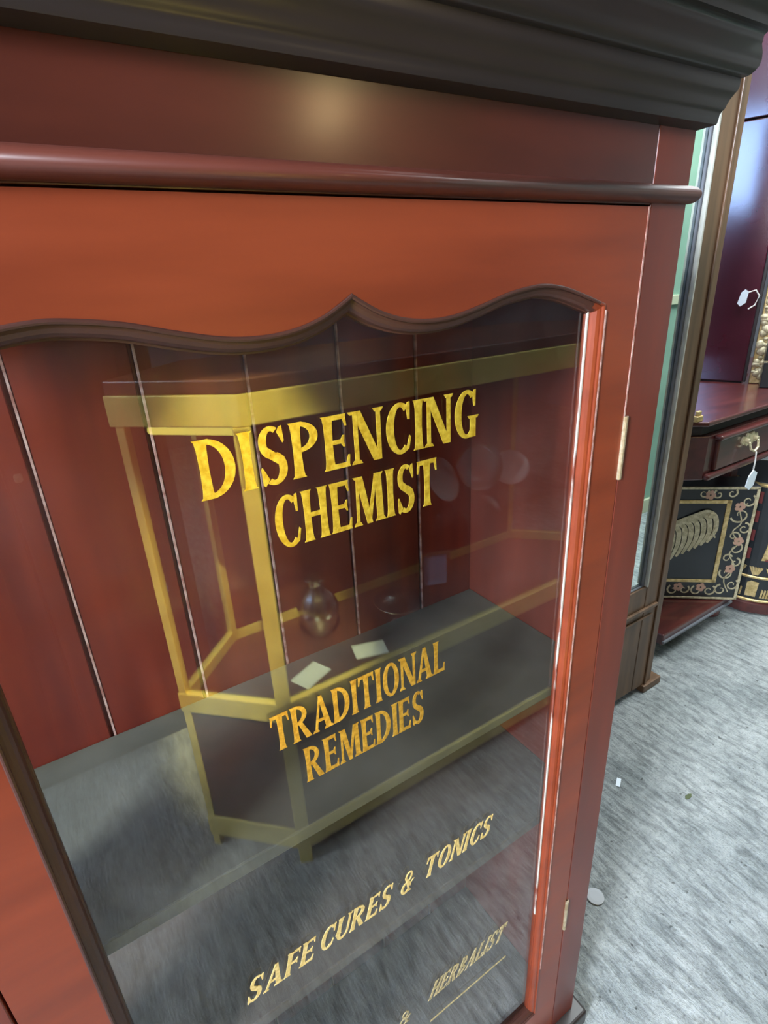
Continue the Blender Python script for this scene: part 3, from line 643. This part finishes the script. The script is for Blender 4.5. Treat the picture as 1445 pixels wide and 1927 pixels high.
# ------------------------------------------------------------------ drum stool
dm = root('drum_stool', 'round black drum stool painted with gold figure and red base', 'stool', (2.388, .62, 0))
R_ = .187
bm = bmesh.new(); lathe(bm, [(R_-.012, 0), (R_+.004, .008), (R_+.004, .05), (R_-.004, .058)], 48); bm_obj('base_ring', bm, 'console_red', dm, smooth=False)
bm = bmesh.new(); lathe(bm, [(R_-.006, .058), (R_-.004, .4), (R_-.012, .58), (R_-.02, .60)], 48); bm_obj('body', bm, 'black_lacquer', dm)
for z in (.060, .172, .585):
    bm = bmesh.new(); lathe(bm, [(R_-.003, z), (R_+.001, z+.003), (R_+.001, z+.009), (R_-.003, z+.012)], 48); bm_obj('gilt_band', bm, 'gilt', dm)
def on_drum(bm, pts2, ang0, lift=.001):
    """polygon given as (arc metres, z) laid on the drum wall"""
    v = []
    for lf in (lift, -.004):
        v.append([bm.verts.new(((R_-.0035+lf)*math.cos(ang0 + a/R_), (R_-.0035+lf)*math.sin(ang0 + a/R_), z)) for a, z in pts2])
    bm.faces.new(v[0]);
    for i in range(len(pts2)): bm.faces.new((v[0][i-1], v[1][i-1], v[1][i], v[0][i]))
A0 = math.radians(222)        # the side turned to the camera
bm = bmesh.new()
for k in range(-7, 8):
    a = k*.062
    if k % 2:
        out_ = [(a-.02, .085), (a+.02, .085), (a+.024, .155), (a-.006, .16), (a-.02, .15)]; on_drum(bm, out_, A0)
    else:
        for j in range(5): on_drum(bm, [(a-.026+.011*j, .082), (a-.018+.011*j, .082), (a-.016+.011*j, .12), (a-.022+.011*j, .125)], A0)
    for j in range(5): on_drum(bm, [(a+(j-2)*.004, .19), (a+(j-2)*.004+.005, .19), (a+(j-2)*.011+.006, .225), (a+(j-2)*.011-.003, .228)], A0)
bm_obj('gilt_motifs', bm, 'gilt', dm)
for k in range(-4, 5):
    for j in range(4):
        bm = bmesh.new(); on_drum(bm, [(k*.085-.014, .26+.085*j), (k*.085+.014, .26+.085*j), (k*.085+.014, .31+.085*j), (k*.085-.014, .31+.085*j)], A0-.12); bm_obj('red_block', bm, 'red_paint', dm)
bm = bmesh.new()
for dx in (-.0, .085):
    on_drum(bm, [(dx-.02, .262), (dx+.05, .262), (dx+.05, .276), (dx+.006, .282), (dx+.02, .36), (dx+.055, .43), (dx+.05, .50), (dx+.0, .50), (dx-.012, .42), (dx-.010, .33)], A0-.16, .003)
bm_obj('gilt_figure', bm, 'gilt', dm)

# ------------------------------------------------------------------ lacquer cabinet and carved gilt panel standing on the sideboard
lc = root('lacquer_cabinet', 'tall glossy plum red lacquer cabinet side rising behind the sideboard', 'cabinet', (2.388, .831, .952), math.atan2(.35, .94))
boxes('body', [(.0, .30, .0, .44, .006, .978)], 'red_lacquer', lc, .004)
boxes('upper_body', [(.0, .30, .0, .44, .983, 1.50)], 'red_lacquer', lc, .004)
boxes('plinth', [(.006, .29, .004, .43, 0.0005, .006)], 'console_dark', lc)
boxes('edge_strip', [(-.001, .012, -.012, -.0005, .006, 1.49)], 'console_dark', lc, .002)
lt = root('paper_label', 'pale blue paper label hanging by the brass lock of the plum cabinet', 'label', (2.358, .871, 1.30), math.atan2(.35, .94))
bm = bmesh.new()
pts = [(-.022, -.022), (-.014, .02), (-.002, .032), (.012, .022), (.008, -.02), (-.010, -.034)]
a = [bm.verts.new((-.004, -x, z)) for x, z in pts]; b = [bm.verts.new((-.001, -x, z)) for x, z in pts]
bm.faces.new(a); bm.faces.new(b[::-1])
for i in range(len(pts)): bm.faces.new((a[i-1], b[i-1], b[i], a[i]))
bm_obj('card', bm, 'paper_white', lt)
bm = bmesh.new(); tube(bm, [(0.0, -.012, .02), (0.004, -.035, .028), (.01, -.05, .005), (.006, -.04, -.03), (0, -.02, -.045)], .003, 6); bm_obj('string', bm, 'string', lt)
bm = bmesh.new(); tube(bm, [(.02, -.052, -.05), (.02, -.052, .05)], .012, 10); bmesh.ops.create_uvsphere(bm, u_segments=12, v_segments=8, radius=.016, matrix=Matrix.Translation((.012, -.06, .02)))
bm_obj('lock', bm, 'gilt_pale', lc, loc=(-.0, .0, .345))

cg = root('carved_screen', 'carved gilt openwork screen with red panel beside the plum cabinet', 'screen', (2.398, .808, .953), math.atan2(-.87, .5))
bm = bmesh.new()
random.seed(4)
def carve(x0, x1, z0, z1, n):
    for _ in range(n):
        x = rnd.uniform(x0, x1); z = rnd.uniform(z0, z1); r = rnd.uniform(.008, .018)
        bmesh.ops.create_icosphere(bm, subdivisions=2, radius=r, matrix=Matrix.Translation((x, -.004, z)) @ Matrix.Diagonal((1, .7, rnd.uniform(.6, 1.3), 1)))
carve(.008, .052, .03, .90, 170)
carve(.052, .30, .86, .91, 60)
carve(.052, .30, .345, .375, 50)
bm_obj('carving', bm, 'gilt_pale', cg, smooth=True)
boxes('gilt_frame', [(.0, .06, 0, .025, 0, .92), (.06, .31, 0, .025, .85, .92), (.06, .31, 0, .025, .34, .38)], 'gilt', cg, .003)
boxes('red_panel', [(.06, .31, .006, .02, 0, .34), (.06, .31, .006, .02, .38, .85)], 'red_paint', cg)
bm = bmesh.new(); tube(bm, [(.078, -.004, .32), (.09, -.006, .22), (.074, -.006, .205)], .003, 6); tube(bm, [(.09, -.006, .22), (.105, -.006, .205)], .003, 6); bm_obj('stay_wire', bm, 'string', cg)

bx = root('small_black_box', 'small black lacquer box with silver lid line on the sideboard', 'box', (2.345, .742, .953), math.atan2(-.87, .5))
boxes('body', [(0, .30, -.02, .03, 0, .10)], 'black_lacquer', bx, .003)
boxes('lid', [(0, .30, -.022, .032, .108, .20)], 'black_lacquer', bx, .003)
boxes('silver_line', [(-.001, .301, -.021, .031, .1, .108)], 'silver', bx)
boxes('inlay', [(.03, .28, -.024, -.022, .12, .185)], 'paper_grey', bx)
boxes('inlay_border', [(.026, .29, -.026, -.022, .185, .19), (.026, .031, -.026, -.022, .112, .19)], 'silver', bx)

# ------------------------------------------------------------------ green cupboard that shows in the tall mirror
gc = root('green_cupboard', 'pale green painted cupboard seen only in the tall mirror', 'cupboard', (2.55, -.44, 0))
boxes('body', [(0, 1.9, -.45, 0, .0, 2.5)], 'green_wall', gc, .006)
boxes('rail', [(0, 1.9, 0, .014, 1.235, 1.285)], 'pale_stripe', gc, .003)
boxes('skirting', [(-.005, 1.905, 0, .016, 0, .09)], 'pale_stripe', gc, .003)

# ------------------------------------------------------------------ small litter on the concrete
bm = bmesh.new(); lathe(bm, [(.014, 0), (.021, .001), (.021, .0035), (.013, .005)], 20)
o = bm_obj('bottle_cap', bm, 'paper_grey', None, loc=(.658, .13, .0005)); tag(o, 'flat pale grey disc on the concrete beside the cabinet', 'disc')
o = boxes('paper_scrap', [(-.016, .016, -.006, .006, 0, .002)], 'paper_white', None, loc=(.995, .308, .0005)); o.rotation_euler[2] = .5; tag(o, 'tiny white paper scrap on the concrete in the gap between cabinets', 'paper scrap')
bm = bmesh.new(); prism_xy(bm, [(-.014, 0), (-.006, .006), (.008, .005), (.016, 0), (.006, -.006), (-.008, -.005)], 0, .002)
o = bm_obj('leaf', bm, 'leaf', None, loc=(1.116, .161, .0005)); tag(o, 'small dark green leaf scrap on the concrete floor', 'leaf')
